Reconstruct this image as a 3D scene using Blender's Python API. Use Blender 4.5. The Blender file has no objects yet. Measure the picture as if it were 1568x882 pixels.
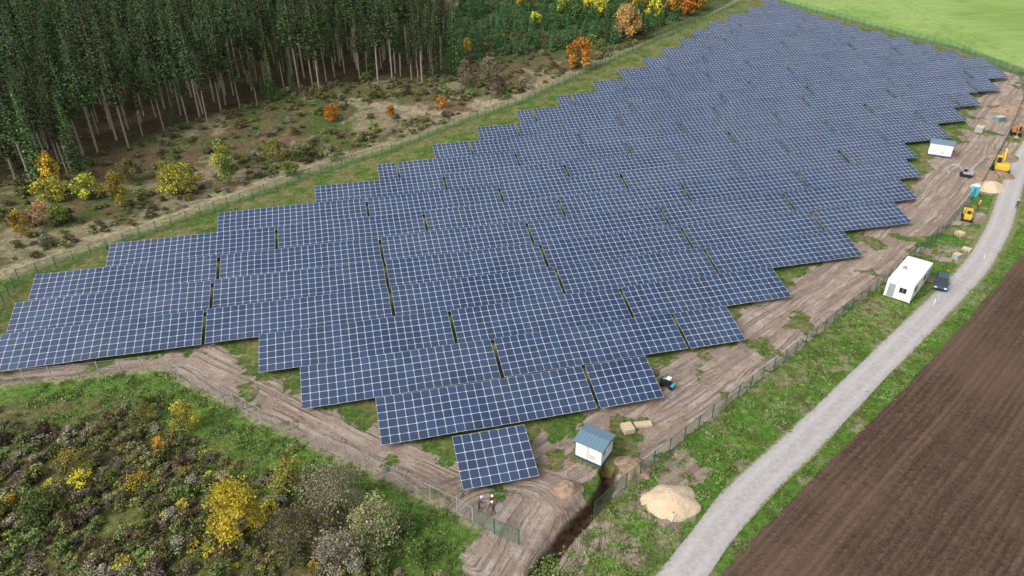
import bpy, math, random
import numpy as np
from mathutils import Vector, Matrix
rnd=random.Random(7)
sc=bpy.context.scene
COL=sc.collection
R=math.radians
# ---------------------------------------------------------------- terrain
def sp(t): return np.log1p(np.exp(np.clip(t,-60,60)))+np.maximum(t-60,0)
def gzn(x,y):
    s=15.0
    return 0.1*s*sp((y-120)/s)-0.085*40*sp((y-400)/40)
def gz(x,y): return float(gzn(np.array(float(x)),np.array(float(y))))
# survey lines (metres)
FA=[(-60.3,63.9),(-51.8,65.3),(-42.5,67.3),(-39.6,64.9),(-33.3,61.5),(-27.4,57.4),(-23.3,55.3),(-19.2,52.9),(-14.7,50.5),(-10.4,47.9),(-5.1,44.7),(-3.6,43.7),(1.2,40.8)]
FB=[(4.2,38.6),(5.1,42.4),(9.4,46.2),(14.3,50.8),(22,57.9),(33.5,68.2),(52.7,85.6),(71.9,103.6),(89.3,122.3),(109,146.7),(129.3,173.3)]
FC=[(-70.3,79.4),(-73.2,88.4),(-65.2,98.5),(-53.1,112.7),(-39.9,127.7),(-25.6,140.7),(-9.8,158.2),(2.6,169.7),(17,188.1),(43.7,221.3),(72.7,256.7),(86.6,273.7)]
PA=[(-90,80),(-77.4,90.4),(-74,94.5),(-54.7,117.1),(-40.5,133),(-21,148.5),(-5.4,165.3),(13.3,185.5),(34.4,212.6),(60.2,241.4),(95,290)]
RO=[(-3,16),(7,29),(14.4,37.8),(21.8,46.2),(30.7,54.3),(42.7,65.6),(57.5,79.4),(71.1,92.4),(83,106),(93.1,119.4),(104.7,134.6),(119.7,152.3),(145,185),(170,215),(230,290)]
FI=[(-10,8),(8,28),(17.5,37.8),(22.6,42.6),(31.8,50.8),(45.1,62.5),(63.3,79.4),(83.6,99),(100,119),(112,136),(128,157),(152,186),(240,290)]
GR=[(60,330),(101.9,275.7),(108.9,261.2),(128.2,228.4),(137.3,214.6),(144,196),(170,180)]
FO=[(-400,100),(-130,116),(-97.8,122.3),(-90.3,124.3),(-86.2,136.3),(-79.8,146.7),(-72.6,154.2),(-62,168.8),(-51.3,178),(-38.8,184),(-21.5,184),(-16.6,188)]
MU=[(-66,64.5),(-52,66.5),(-40,68.6),(-34,64.5),(-27.2,60.3),(-15.2,52.9),(-5.2,46.3),(-.5,43.6),(4.6,49.2),(14.1,57.0),(24.9,66.2),(40.6,81.1),(55.8,94.5),(77.6,116.5),(100.2,141.4),(122,168.8),(138.4,188.1)]
TR=[(9.6,50.5),(9.5,48.3),(8.2,46.0),(6.3,43.6),(4.6,41.6),(3.0,39.2),(1.2,36.0)]
def seg_dist(px,py,poly):
    best=np.full(px.shape,1e9)
    for (x0,y0),(x1,y1) in zip(poly[:-1],poly[1:]):
        dx,dy=x1-x0,y1-y0
        t=np.clip(((px-x0)*dx+(py-y0)*dy)/(dx*dx+dy*dy),0,1)
        best=np.minimum(best,np.hypot(px-x0-t*dx,py-y0-t*dy))
    return best
def itp(v,poly,ax=0):
    a=[p[ax] for p in poly];b=[p[1-ax] for p in poly]
    return np.interp(v,a,b)
def vn(x,y,s,seed=0):
    r=np.random.RandomState(seed).rand(256,256)
    x=x/s+1000.3;y=y/s+1000.7
    xi=np.floor(x).astype(int);yi=np.floor(y).astype(int)
    fx=x-xi;fy=y-yi
    fx=fx*fx*(3-2*fx);fy=fy*fy*(3-2*fy)
    g=lambda i,j:r[(xi+i)%256,(yi+j)%256]
    return (g(0,0)*(1-fx)+g(1,0)*fx)*(1-fy)+(g(0,1)*(1-fx)+g(1,1)*fx)*fy
def fbm(x,y,s,seed=0,o=4):
    t=0;a=1;n=0
    for i in range(o):
        t=t+a*vn(x+i*17.3,y-i*9.1,s/2**i,seed+i);n+=a;a*=.6
    return t/n
def sm(d,w): 
    t=np.clip(.5+d/w,0,1);return t*t*(3-2*t)
# ---------------------------------------------------------------- materials
def newmat(n):
    m=bpy.data.materials.new(n);m.use_nodes=True
    nt=m.node_tree;b=nt.nodes['Principled BSDF']
    return m,nt,b
def simple(n,c,rough=.7,metal=0,var=.15,scale=3,spec=.3):
    m,nt,b=newmat(n)
    tc=nt.nodes.new('ShaderNodeTexCoord')
    no=nt.nodes.new('ShaderNodeTexNoise');no.inputs['Scale'].default_value=scale;no.inputs['Detail'].default_value=5
    nt.links.new(tc.outputs['Object'],no.inputs['Vector'])
    mx=nt.nodes.new('ShaderNodeMix');mx.data_type='RGBA'
    mx.inputs[6].default_value=(*[k*(1-var) for k in c],1);mx.inputs[7].default_value=(*[min(1,k*(1+var)) for k in c],1)
    nt.links.new(no.outputs['Fac'],mx.inputs[0]);nt.links.new(mx.outputs[2],b.inputs['Base Color'])
    b.inputs['Roughness'].default_value=rough;b.inputs['Metallic'].default_value=metal
    b.inputs['Specular IOR Level'].default_value=spec
    return m
def math_(nt,op,a,b=None,clamp=False):
    n=nt.nodes.new('ShaderNodeMath');n.operation=op;n.use_clamp=clamp
    for i,v in enumerate([a,b]):
        if v is None: continue
        if isinstance(v,(int,float)): n.inputs[i].default_value=v
        else: nt.links.new(v,n.inputs[i])
    return n.outputs[0]
def mixc(nt,f,a,b):
    n=nt.nodes.new('ShaderNodeMix');n.data_type='RGBA'
    for i,v in ((0,f),(6,a),(7,b)):
        if isinstance(v,tuple): n.inputs[i].default_value=(*v,1)
        elif isinstance(v,(int,float)): n.inputs[i].default_value=v
        else: nt.links.new(v,n.inputs[i])
    return n.outputs[2]
def noise(nt,vec,scale,detail=5,rough=.55):
    n=nt.nodes.new('ShaderNodeTexNoise');n.inputs['Scale'].default_value=scale;n.inputs['Detail'].default_value=detail
    n.inputs['Roughness'].default_value=rough
    nt.links.new(vec,n.inputs['Vector']);return n.outputs['Fac']
def ramp(nt,f,lo,hi):
    n=nt.nodes.new('ShaderNodeMapRange');n.interpolation_type='SMOOTHSTEP'
    nt.links.new(f,n.inputs[0]);n.inputs[1].default_value=lo;n.inputs[2].default_value=hi
    return n.outputs[0]
def attr(nt,name,out='Fac'):
    n=nt.nodes.new('ShaderNodeAttribute');n.attribute_name=name;return n.outputs[out]
def streak(nt,d,kd,geo,ka,scale=1,detail=4):
    sx=nt.nodes.new('ShaderNodeSeparateXYZ');nt.links.new(geo,sx.inputs[0])
    c=nt.nodes.new('ShaderNodeCombineXYZ')
    nt.links.new(math_(nt,'MULTIPLY',d,kd),c.inputs[0]);nt.links.new(math_(nt,'MULTIPLY',sx.outputs[0],ka),c.inputs[1]);nt.links.new(math_(nt,'MULTIPLY',sx.outputs[1],ka),c.inputs[2])
    return noise(nt,c.outputs[0],scale,detail,.55)
def foliage_mat():
    m,nt,b=newmat("foliage")
    c=attr(nt,'leafcol','Color')
    oi=nt.nodes.new('ShaderNodeObjectInfo')
    hs=nt.nodes.new('ShaderNodeHueSaturation')
    nt.links.new(c,hs.inputs['Color'])
    nt.links.new(math_(nt,'ADD',math_(nt,'MULTIPLY',oi.outputs['Random'],.06),.47),hs.inputs['Hue'])
    nt.links.new(math_(nt,'ADD',math_(nt,'MULTIPLY',oi.outputs['Random'],.8),.65),hs.inputs['Value'])
    nt.links.new(hs.outputs[0],b.inputs['Base Color'])
    b.inputs['Roughness'].default_value=.7;b.inputs['Specular IOR Level'].default_value=.2
    return m
FOL=foliage_mat()
BARK=simple('bark',(.16,.125,.09),.9,var=.35,scale=4)
BARKP=simple('pale_bark',(.34,.28,.23),.9,var=.4,scale=4)
# ---------------------------------------------------------------- ground
def axis(stops):
    out=[]
    for (a,b,s) in stops: out+=list(np.arange(a,b,s))
    out.append(stops[-1][1]);return np.array(out)
xs=axis([(-3000,-400,200),(-400,-120,8),(-120,-70,1.5),(-70,-4,.45),(-4,14,.28),(14,60,.45),(60,150,.7),(150,300,6),(300,3000,180)])
ys=axis([(-500,20,20),(20,34,2),(34,54,.28),(54,80,.45),(80,130,.6),(130,290,.9),(290,420,6),(420,4000,120)])
X,Y=np.meshgrid(xs,ys)
Xf=X.ravel();Yf=Y.ravel()
Z=gzn(Xf,Yf)
nA=(fbm(Xf,Yf,9,1)-.5);nB=(fbm(Xf,Yf,3,11)-.5);nC=(fbm(Xf,Yf,30,21)-.5);nD=fbm(Xf,Yf,1.3,31,3)-.5
def lerp(c,col,m): return c*(1-m[:,None])+np.array(col)[None,:]*m[:,None]
base=np.tile(np.array((.10,.125,.036)),(Xf.size,1))
base=lerp(base,(.17,.16,.07),sm(nA+nB*.6,.25))
yA=itp(Xf,FA+[(4.2,38.6)]);yB=itp(Xf,FB);yC=itp(Xf,FC[1:]);yP=itp(Xf,PA)
# heath
mh=sm(Yf-yP+nB*4,3)
heath=np.tile(np.array((.11,.118,.045)),(Xf.size,1))
heath=lerp(heath,(.155,.102,.062),sm(nA+.05+nD*.5,.25)*.85)
heath=lerp(heath,(.085,.11,.034),sm(nB*1.2+nC-.03,.2))
heath=lerp(heath,(.29,.24,.15),sm(fbm(Xf,Yf,14,51)-.56+nD*.4+nB*.3,.14)*.75)
bare=np.exp(-(((Xf+27)/16)**2+((Yf-166-(Xf+27)*-.35)/4.0)**2))+np.exp(-(((Xf+8)/5)**2+((Yf-168)/8)**2))
heath=lerp(heath,(.35,.29,.20),np.clip(bare*1.0+nB*3.0+nD*1.6-.2,0,1)*(bare>.05)*.8)
base=base*(1-mh[:,None])+heath*mh[:,None]
dP=seg_dist(Xf,Yf,PA)
base=lerp(base,(.36,.31,.19),sm(2.6-dP+nB*5+nD*2,3.0)*.85)
base=lerp(base,(.13,.18,.05),sm(1.8-seg_dist(Xf,Yf,FC)+nB*2,2))
# forest floor
yF=itp(Xf,FO)
mf=sm(Yf-yF-4+nB*7,6)*(Xf<-15-(Yf-188)*.12)
base=lerp(base,(.06,.048,.026),mf)
mp=sm(Yf-200-(Xf+15)*.25+nB*8,8)*(Xf>-20)*(Yf>yP+2)
base=lerp(base,(.07,.10,.032),mp*.85)
# inside site: grass
ins=((Yf<yC+.5)&(Yf>yA)&(Xf<=4.2)|((Yf>yB)&(Xf>4.2)&(Yf<np.where(Xf>86,275-(Xf-86)*1.6,yC+.5))))&(Yf<285)
g1=np.tile(np.array((.085,.15,.03)),(Xf.size,1));g1=lerp(g1,(.17,.17,.065),sm(nB+nD*.5+.03,.25))
base=np.where(ins[:,None],g1,base)
# scrub land bottom left
dA=seg_dist(Xf,Yf,FA)
scr=(Yf<yA)&(Xf<3)
s1=np.tile(np.array((.13,.12,.055)),(Xf.size,1));s1=lerp(s1,(.12,.16,.038),sm(nA*1.3+nB*.6+.14,.2));s1=lerp(s1,(.18,.14,.065),sm(nB+nD-.05,.3)*.5)
base=np.where(scr[:,None],s1,base)
base=lerp(base,(.11,.19,.035),scr*sm(4.2-dA+nB*5+(Xf>-12)*3.2,3.5))
base=lerp(base,(.33,.28,.19),sm(.7-dA+nD*1.2,.8)*(Xf<2)*(Xf>-75)*.7)
# right strip
rs=(Yf<yB)&(Xf>4.2)
g2=np.tile(np.array((.095,.185,.03)),(Xf.size,1));g2=lerp(g2,(.16,.21,.055),sm(nA*1.2+nB*.6+nC*.5,.25));g2=lerp(g2,(.065,.125,.024),sm(nB-.10+nD*.5,.15)*.6);g2=lerp(g2,(.27,.225,.14),sm(nB*1.0+nD*.9+nA*.4-.12,.2)*.65)
base=np.where(rs[:,None],g2,base)
# crop field top right
xG=itp(-Yf,[(-p[1],p[0]) for p in GR])
mg=sm(Xf-xG+nB,1.5)*(Yf>182)
crop=np.tile(np.array((.22,.34,.085)),(Xf.size,1));crop=lerp(crop,(.28,.39,.12),sm(nC+nA*.3,.3))
base=lerp(base,(.17,.21,.07),sm(6-np.abs(Xf-xG),4)*(Yf>182)*.8)
base=base*(1-mg[:,None])+crop*mg[:,None]
base*= (1+nD*.5)[:,None]
# mud mask
dM=seg_dist(Xf,Yf,MU)
wid=np.interp(Xf,[-66,-45,-38,-25,-8,0,8,20,60,100,140],[1.2,1.4,4.2,2.6,3.6,4.2,5.2,4.8,4.8,5.4,7])
mud=sm(wid-dM+nB*5+nD*3.5,4)*ins
mud=mud*(1-.75*sm(fbm(Xf,Yf,5,91)-.62,.08))
blob=lambda cx,cy,rx,ry:sm(1-np.hypot((Xf-cx)/rx,(Yf-cy)/ry)+nB*1.3,.5)
mud=np.maximum(mud,blob(3,43.5,5,5)*(Yf>yA-3));mud=np.maximum(mud,blob(-1.5,39.5,3.0,3.8)*.95)
mud=np.maximum(mud,blob(9,41.5,3.0,2.6)*.5)
for (a,b,c,d) in [(16,50,4,2),(15,45.5,3.0,2.2),(66,88,6,2.4),(70,97,7,3),(79,110,7,2.6),(91,124,6,4),(104,142,9,5),(118,158,9,6),(131,176,8,7),(60,90,4,2)]:
    mud=np.maximum(mud,blob(a,b,c,d)*.85)
yI=itp(Xf,FI);dI=seg_dist(Xf,Yf,FI);sI=np.where(Yf<yI,dI,-dI)
dR=seg_dist(Xf,Yf,RO)
mud=mud*np.where(sI>-1,0,1)
mud=mud*(1-.8*sm(1-np.hypot((Xf-9.5)/3.5,(Yf-53)/3.0)+nB*.8,.4))
dT=seg_dist(Xf,Yf,TR)
tr=sm(.78-dT+nD*.3,.3)*(Yf<50.5)
Z=Z+nB*.30*(mud>.2)+nD*.16*(mud>.2)+nD*.10-(Yf<51)*1.3*sm(.62-dT,.4)
sd1=np.exp(-((dT-1.55)/.5)**2)*(Xf<itp(Yf,[(p[1],p[0]) for p in TR][::-1]))*(Yf<48)*(Yf>38)
Z=Z+sd1*np.clip(.2+nB*2.0,0,.6)
Z=Z+(sI>0)*(nB*.14+nD*.16)
nx,ny=len(xs),len(ys)
verts=np.stack([Xf,Yf,Z],1)
ii=(np.arange(ny-1)[:,None]*nx+np.arange(nx-1)[None,:]).ravel()
faces=np.stack([ii,ii+1,ii+nx+1,ii+nx],1)
me=bpy.data.meshes.new("ground")
me.vertices.add(len(verts));me.vertices.foreach_set('co',verts.ravel())
me.loops.add(faces.size);me.loops.foreach_set('vertex_index',faces.ravel().astype(np.int32))
me.polygons.add(len(faces));me.polygons.foreach_set('loop_start',np.arange(0,faces.size,4,dtype=np.int32))
me.polygons.foreach_set('use_smooth',np.ones(len(faces),bool))
me.update()
def fattr(n,v):
    a=me.attributes.new(n,'FLOAT','POINT');a.data.foreach_set('value',v.astype(np.float32))
a=me.attributes.new('basecol','FLOAT_COLOR','POINT')
a.data.foreach_set('color',np.concatenate([np.clip(base,0,1),np.ones((Xf.size,1))],1).astype(np.float32).ravel())
near_c=sm(7-np.hypot(Xf-0,Yf-42),5)
fattr('mud',mud);fattr('trackd',np.minimum(dM,30)*(1-near_c)+nC*2.5+nA*.8+near_c*(Xf*.75-Yf*.45));fattr('field',np.clip(sI/2+.5,0,1));fattr('furd',sI);fattr('trench',np.clip(tr+sd1*.35,0,1));fattr('crop',mg)
ground=bpy.data.objects.new("ground",me);COL.objects.link(ground)
m,nt,b=newmat("ground_mat")
geo=nt.nodes.new('ShaderNodeNewGeometry').outputs['Position']
n1=noise(nt,geo,1.6,8,.65);n2=noise(nt,geo,7,6,.65);n3=noise(nt,geo,.35,5);n4=noise(nt,geo,.06,4)
bc=attr(nt,'basecol','Color')
def mulc(c,f):
    n=nt.nodes.new('ShaderNodeVectorMath');n.operation='SCALE';nt.links.new(c,n.inputs[0]);nt.links.new(f,n.inputs['Scale']);return n.outputs[0]
fine=math_(nt,'ADD',math_(nt,'MULTIPLY',ramp(nt,n1,.3,.7),.8),math_(nt,'ADD',math_(nt,'MULTIPLY',ramp(nt,n2,.3,.7),.8),.22))
notcrop=math_(nt,'SUBTRACT',1,math_(nt,'MULTIPLY',attr(nt,'crop'),.8))
fine=math_(nt,'ADD',1,math_(nt,'MULTIPLY',math_(nt,'SUBTRACT',fine,1),notcrop))
c0=mulc(bc,fine)
# mud
td=attr(nt,'trackd')
k1=streak(nt,td,1.5,geo,.05);k2=streak(nt,td,4.0,geo,.10)
mcol=mixc(nt,ramp(nt,n3,.35,.65),(.33,.25,.195),(.46,.375,.31))
mcol=mixc(nt,math_(nt,'MULTIPLY',ramp(nt,n1,.48,.70),.7),mcol,(.24,.175,.135))
rut=math_(nt,'MULTIPLY',ramp(nt,k1,.50,.58),ramp(nt,n3,.33,.5))
mcol=mixc(nt,math_(nt,'MULTIPLY',rut,.6),mcol,(.21,.155,.12))
mcol=mixc(nt,math_(nt,'MULTIPLY',math_(nt,'MULTIPLY',ramp(nt,k2,.54,.64),.45),ramp(nt,n1,.4,.6)),mcol,(.56,.48,.41))
mcol=mixc(nt,math_(nt,'MULTIPLY',math_(nt,'MULTIPLY',ramp(nt,k2,.46,.38),.5),ramp(nt,n3,.4,.6)),mcol,(.17,.125,.095))
mcol=mixc(nt,math_(nt,'MULTIPLY',ramp(nt,n2,.58,.72),.4),mcol,(.56,.48,.41))
mm=math_(nt,'ADD',attr(nt,'mud'),math_(nt,'ADD',math_(nt,'MULTIPLY',math_(nt,'SUBTRACT',n1,.5),1.6),math_(nt,'MULTIPLY',math_(nt,'SUBTRACT',n2,.5),.8)))
mm=math_(nt,'MULTIPLY',ramp(nt,mm,.36,.6),ramp(nt,attr(nt,'mud'),.02,.2))
c1=mixc(nt,mm,c0,mcol)
c1=mixc(nt,attr(nt,'trench'),c1,mixc(nt,ramp(nt,n1,.4,.65),(.055,.032,.02),(.13,.08,.048)))
# field
fd=attr(nt,'furd')
f1=streak(nt,fd,3.2,geo,.12);f2=streak(nt,fd,.7,geo,.02)
fw=math_(nt,'SINE',math_(nt,'ADD',math_(nt,'MULTIPLY',fd,8.5),math_(nt,'MULTIPLY',n1,6)))
fcol=mixc(nt,ramp(nt,n1,.3,.7),(.078,.048,.033),(.16,.104,.074))
fcol=mixc(nt,math_(nt,'MULTIPLY',ramp(nt,f1,.42,.62),.6),fcol,(.064,.038,.026))
fcol=mixc(nt,math_(nt,'MULTIPLY',ramp(nt,f2,.5,.64),.5),fcol,(.185,.125,.09))
fcol=mixc(nt,math_(nt,'MULTIPLY',ramp(nt,fw,.0,1),.42),fcol,(.048,.029,.02))
fcol=mixc(nt,math_(nt,'MULTIPLY',ramp(nt,n2,.52,.70),.75),fcol,(.25,.18,.135))
fcol=mixc(nt,math_(nt,'MULTIPLY',ramp(nt,n4,.42,.62),.45),fcol,(.17,.115,.08))
ff=ramp(nt,math_(nt,'ADD',attr(nt,'field'),math_(nt,'MULTIPLY',math_(nt,'SUBTRACT',n1,.5),.9)),.42,.55)
c2=mixc(nt,ff,c1,fcol)
nt.links.new(c2,b.inputs['Base Color']);b.inputs['Roughness'].default_value=.95;b.inputs['Specular IOR Level'].default_value=.1
bh=math_(nt,'ADD',math_(nt,'MULTIPLY',n1,.34),math_(nt,'MULTIPLY',n2,.16))
bh=math_(nt,'SUBTRACT',bh,math_(nt,'MULTIPLY',math_(nt,'MULTIPLY',fw,ff),.06))
bh=math_(nt,'SUBTRACT',bh,math_(nt,'MULTIPLY',math_(nt,'MULTIPLY',rut,mm),.18))
bp=nt.nodes.new('ShaderNodeBump');bp.inputs['Strength'].default_value=1.0;bp.inputs['Distance'].default_value=1
nt.links.new(bh,bp.inputs['Height']);nt.links.new(bp.outputs[0],b.inputs['Normal'])
me.materials.append(m)
# ---------------------------------------------------------------- mesh builder
class MB:
    def __init__(s): s.v=[];s.f=[];s.m=[]
    def add(s,vs,fs,mi=0):
        o=len(s.v);s.v+=[tuple(v) for v in vs];s.f+=[tuple(i+o for i in f) for f in fs];s.m+=[mi]*len(fs)
    def box(s,c,d,mi=0,top=(1,1),rz=0,rx=0,ry=0,shift=(0,0)):
        M=Matrix.Rotation(rz,3,'Z')@Matrix.Rotation(ry,3,'Y')@Matrix.Rotation(rx,3,'X')
        vs=[]
        for z in (-1,1):
            for (x,y) in ((-1,-1),(1,-1),(1,1),(-1,1)):
                k=top if z>0 else (1,1);sh=shift if z>0 else (0,0)
                vs.append(Vector(c)+M@Vector((x*d[0]/2*k[0]+sh[0],y*d[1]/2*k[1]+sh[1],z*d[2]/2)))
        s.add(vs,[(0,3,2,1),(4,5,6,7),(0,1,5,4),(1,2,6,5),(2,3,7,6),(3,0,4,7)],mi)
    def tube(s,p0,p1,r0,r1,mi=0,n=6,cap=True):
        p0=Vector(p0);p1=Vector(p1);d=(p1-p0).normalized()
        a=d.orthogonal().normalized();b_=d.cross(a)
        vs=[p0+(a*math.cos(2*math.pi*i/n)+b_*math.sin(2*math.pi*i/n))*r0 for i in range(n)]
        vs+=[p1+(a*math.cos(2*math.pi*i/n)+b_*math.sin(2*math.pi*i/n))*r1 for i in range(n)]
        fs=[(i,(i+1)%n,n+(i+1)%n,n+i) for i in range(n)]
        if cap: fs+=[tuple(range(n-1,-1,-1)),tuple(range(n,2*n))]
        s.add(vs,fs,mi)
    def prism(s,prof,y0,y1,mi=0,ins=0):
        n=len(prof)
        vs=[(x,y0,z) for x,z in prof]+[(x,y1,z) for x,z in prof]
        s.add(vs,[tuple(range(n)),tuple(range(2*n-1,n-1,-1))]+[(i,n+i,n+(i+1)%n,(i+1)%n) for i in range(n)],mi)
    def obj(s,name,mats,loc=(0,0,0),rz=0,bevel=0,parent=None,smooth=False):
        me=bpy.data.meshes.new(name);me.from_pydata(s.v,[],s.f)
        for m in mats: me.materials.append(m)
        me.polygons.foreach_set('material_index',s.m)
        if smooth: me.polygons.foreach_set('use_smooth',[True]*len(s.f))
        me.update()
        o=bpy.data.objects.new(name,me);o.location=loc;o.rotation_euler=(0,0,rz);COL.objects.link(o)
        if bevel:
            bm=o.modifiers.new('bevel','BEVEL');bm.width=bevel;bm.segments=2;bm.limit_method='ANGLE'
        if parent: o.parent=parent
        return o
def empty(name,loc=(0,0,0),rz=0):
    e=bpy.data.objects.new(name,None);e.location=loc;e.rotation_euler=(0,0,rz);COL.objects.link(e);return e
# ---------------------------------------------------------------- road
def resample(poly,step):
    out=[];
    P=[Vector(p) for p in poly]
    def cr(p0,p1,p2,p3,t): return .5*((2*p1)+(-p0+p2)*t+(2*p0-5*p1+4*p2-p3)*t*t+(-p0+3*p1-3*p2+p3)*t**3)
    for i in range(len(P)-1):
        p0=P[max(i-1,0)];p3=P[min(i+2,len(P)-1)]
        n=max(1,int((P[i+1]-P[i]).length/step))
        for k in range(n): out.append(cr(p0,P[i],P[i+1],p3,k/n))
    out.append(P[-1]);return out
rp=resample(RO,1.0)
vs=[];fs=[];uvs=[]
NX=8
L=0
for i,p in enumerate(rp):
    t=(rp[min(i+1,len(rp)-1)]-rp[max(i-1,0)]).normalized();n=Vector((t.y,-t.x))
    if i: L+=(p-rp[i-1]).length
    w=1.8+.14*math.sin(i*.17)+.07*math.sin(i*.53)+ (0.5 if i>85 else 0)
    for k in range(NX+1):
        f=k/NX*2-1
        q=p+n*f*w
        vs.append((q.x,q.y,gz(q.x,q.y)+.06+.07*(1-f*f)));uvs.append((f*w,L))
for i in range(len(rp)-1):
    for k in range(NX):
        a0=i*(NX+1)+k;fs.append((a0,a0+1,a0+NX+2,a0+NX+1))
rm=bpy.data.meshes.new("gravel_road");rm.from_pydata(vs,[],fs)
ul=rm.uv_layers.new(name='UVMap')
li=np.zeros(len(rm.loops),dtype=np.int32);rm.loops.foreach_get('vertex_index',li)
ul.data.foreach_set('uv',np.array(uvs)[li].astype(np.float32).ravel())
rm.polygons.foreach_set('use_smooth',[True]*len(fs))
m,nt,b=newmat("gravel")
uvn=nt.nodes.new('ShaderNodeUVMap').outputs[0]
geo=nt.nodes.new('ShaderNodeNewGeometry').outputs['Position']
sx=nt.nodes.new('ShaderNodeSeparateXYZ');nt.links.new(uvn,sx.inputs[0])
g1_=noise(nt,geo,2.2,8,.7);g2_=noise(nt,geo,.3,4);g3_=noise(nt,geo,14,4)
ab=math_(nt,'ABSOLUTE',sx.outputs[0])
wh=ramp(nt,math_(nt,'ABSOLUTE',math_(nt,'SUBTRACT',ab,.85)),.5,.1)
cc=mixc(nt,ramp(nt,g1_,.3,.7),(.34,.315,.305),(.46,.43,.42))
cc=mixc(nt,math_(nt,'MULTIPLY',wh,.35),cc,(.53,.505,.495))
cc=mixc(nt,math_(nt,'MULTIPLY',ramp(nt,g2_,.5,.7),.4),cc,(.38,.33,.29))
cc=mixc(nt,math_(nt,'MULTIPLY',ramp(nt,g3_,.6,.75),.3),cc,(.60,.575,.555))
edge=ramp(nt,math_(nt,'ADD',ab,math_(nt,'MULTIPLY',math_(nt,'SUBTRACT',g1_,.5),1.4)),1.5,1.85)
cc=mixc(nt,edge,cc,(.17,.18,.06))
nt.links.new(cc,b.inputs['Base Color']);b.inputs['Roughness'].default_value=.9
bp=nt.nodes.new('ShaderNodeBump');bp.inputs['Strength'].default_value=.4;bp.inputs['Distance'].default_value=.2
nt.links.new(math_(nt,'ADD',g1_,g3_),bp.inputs['Height']);nt.links.new(bp.outputs[0],b.inputs['Normal'])
rm.materials.append(m)
COL.objects.link(bpy.data.objects.new("gravel_road",rm))
# ---------------------------------------------------------------- solar panels
m,nt,b=newmat("pv_glass")
uvn=nt.nodes.new('ShaderNodeUVMap').outputs[0]
sx=nt.nodes.new('ShaderNodeSeparateXYZ');nt.links.new(uvn,sx.inputs[0])
U,V=sx.outputs[0],sx.outputs[1]
def near(c,p,w):
    return math_(nt,'LESS_THAN',math_(nt,'ABSOLUTE',math_(nt,'SUBTRACT',c,p)),w)
fr=math_(nt,'MAXIMUM',math_(nt,'MAXIMUM',near(U,0,.027),near(U,1,.027)),math_(nt,'MAXIMUM',near(V,0,.027),near(V,2,.027)))
mid=near(V,1,.024)
crs=math_(nt,'MULTIPLY',math_(nt,'MAXIMUM',near(U,0,.12),near(U,1,.12)),math_(nt,'MAXIMUM',math_(nt,'MAXIMUM',near(V,0,.045),near(V,2,.045)),near(V,1,.045)))
cell=math_(nt,'GREATER_THAN',math_(nt,'ABSOLUTE',math_(nt,'SUBTRACT',math_(nt,'FRACT',math_(nt,'MULTIPLY',U,6)),.5)),.455)
cell2=math_(nt,'GREATER_THAN',math_(nt,'ABSOLUTE',math_(nt,'SUBTRACT',math_(nt,'FRACT',math_(nt,'MULTIPLY',V,12)),.5)),.46)
rc=attr(nt,'modrand')
geo=nt.nodes.new('ShaderNodeNewGeometry').outputs['Position']
dust=noise(nt,geo,.10,4)
pc=mixc(nt,rc,(.006,.021,.066),(.013,.038,.108))
pc=mixc(nt,math_(nt,'MULTIPLY',math_(nt,'MAXIMUM',cell,cell2),.25),pc,(.08,.12,.19))
pc=mixc(nt,math_(nt,'MULTIPLY',ramp(nt,dust,.3,.7),.08),pc,(.24,.29,.34))
pc=mixc(nt,mid,pc,(.46,.51,.58))
pc=mixc(nt,fr,pc,(.50,.55,.62))
pc=mixc(nt,crs,pc,(.68,.72,.78))
nt.links.new(pc,b.inputs['Base Color'])
b.inputs['Roughness'].default_value=.18;b.inputs['IOR'].default_value=1.78
b.inputs['Specular IOR Level'].default_value=.55
PV=m
METAL=simple('galvanised_steel',(.42,.43,.44),.45,.7,.1)
BACK=simple('pv_backsheet',(.5,.5,.5),.7)
cA,sA=math.cos(R(18))*.965,math.sin(R(18))*.965
ca,sa=.969,.247
def P(u,v): return (u*ca-v*sa,u*sa+v*ca)
LEFT=[7,0,-8,-13,-50,-45,-45,-37,-22,-6,6,18,29,40,52,64,74,84,93,102,110,119,130,142,152]
RIGHT=[15,32,47,59,77,93,101,109,115,130,141,152,165,175,178,175,173,171,168,165,163,161,160,160,159]
PH=[0,24,15,11,4,4,4,12,3,18,10,2,14,20,8,0,16,6,12,21,3,10,18,4,8]
nrg=np.random.RandomState(3)
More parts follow.
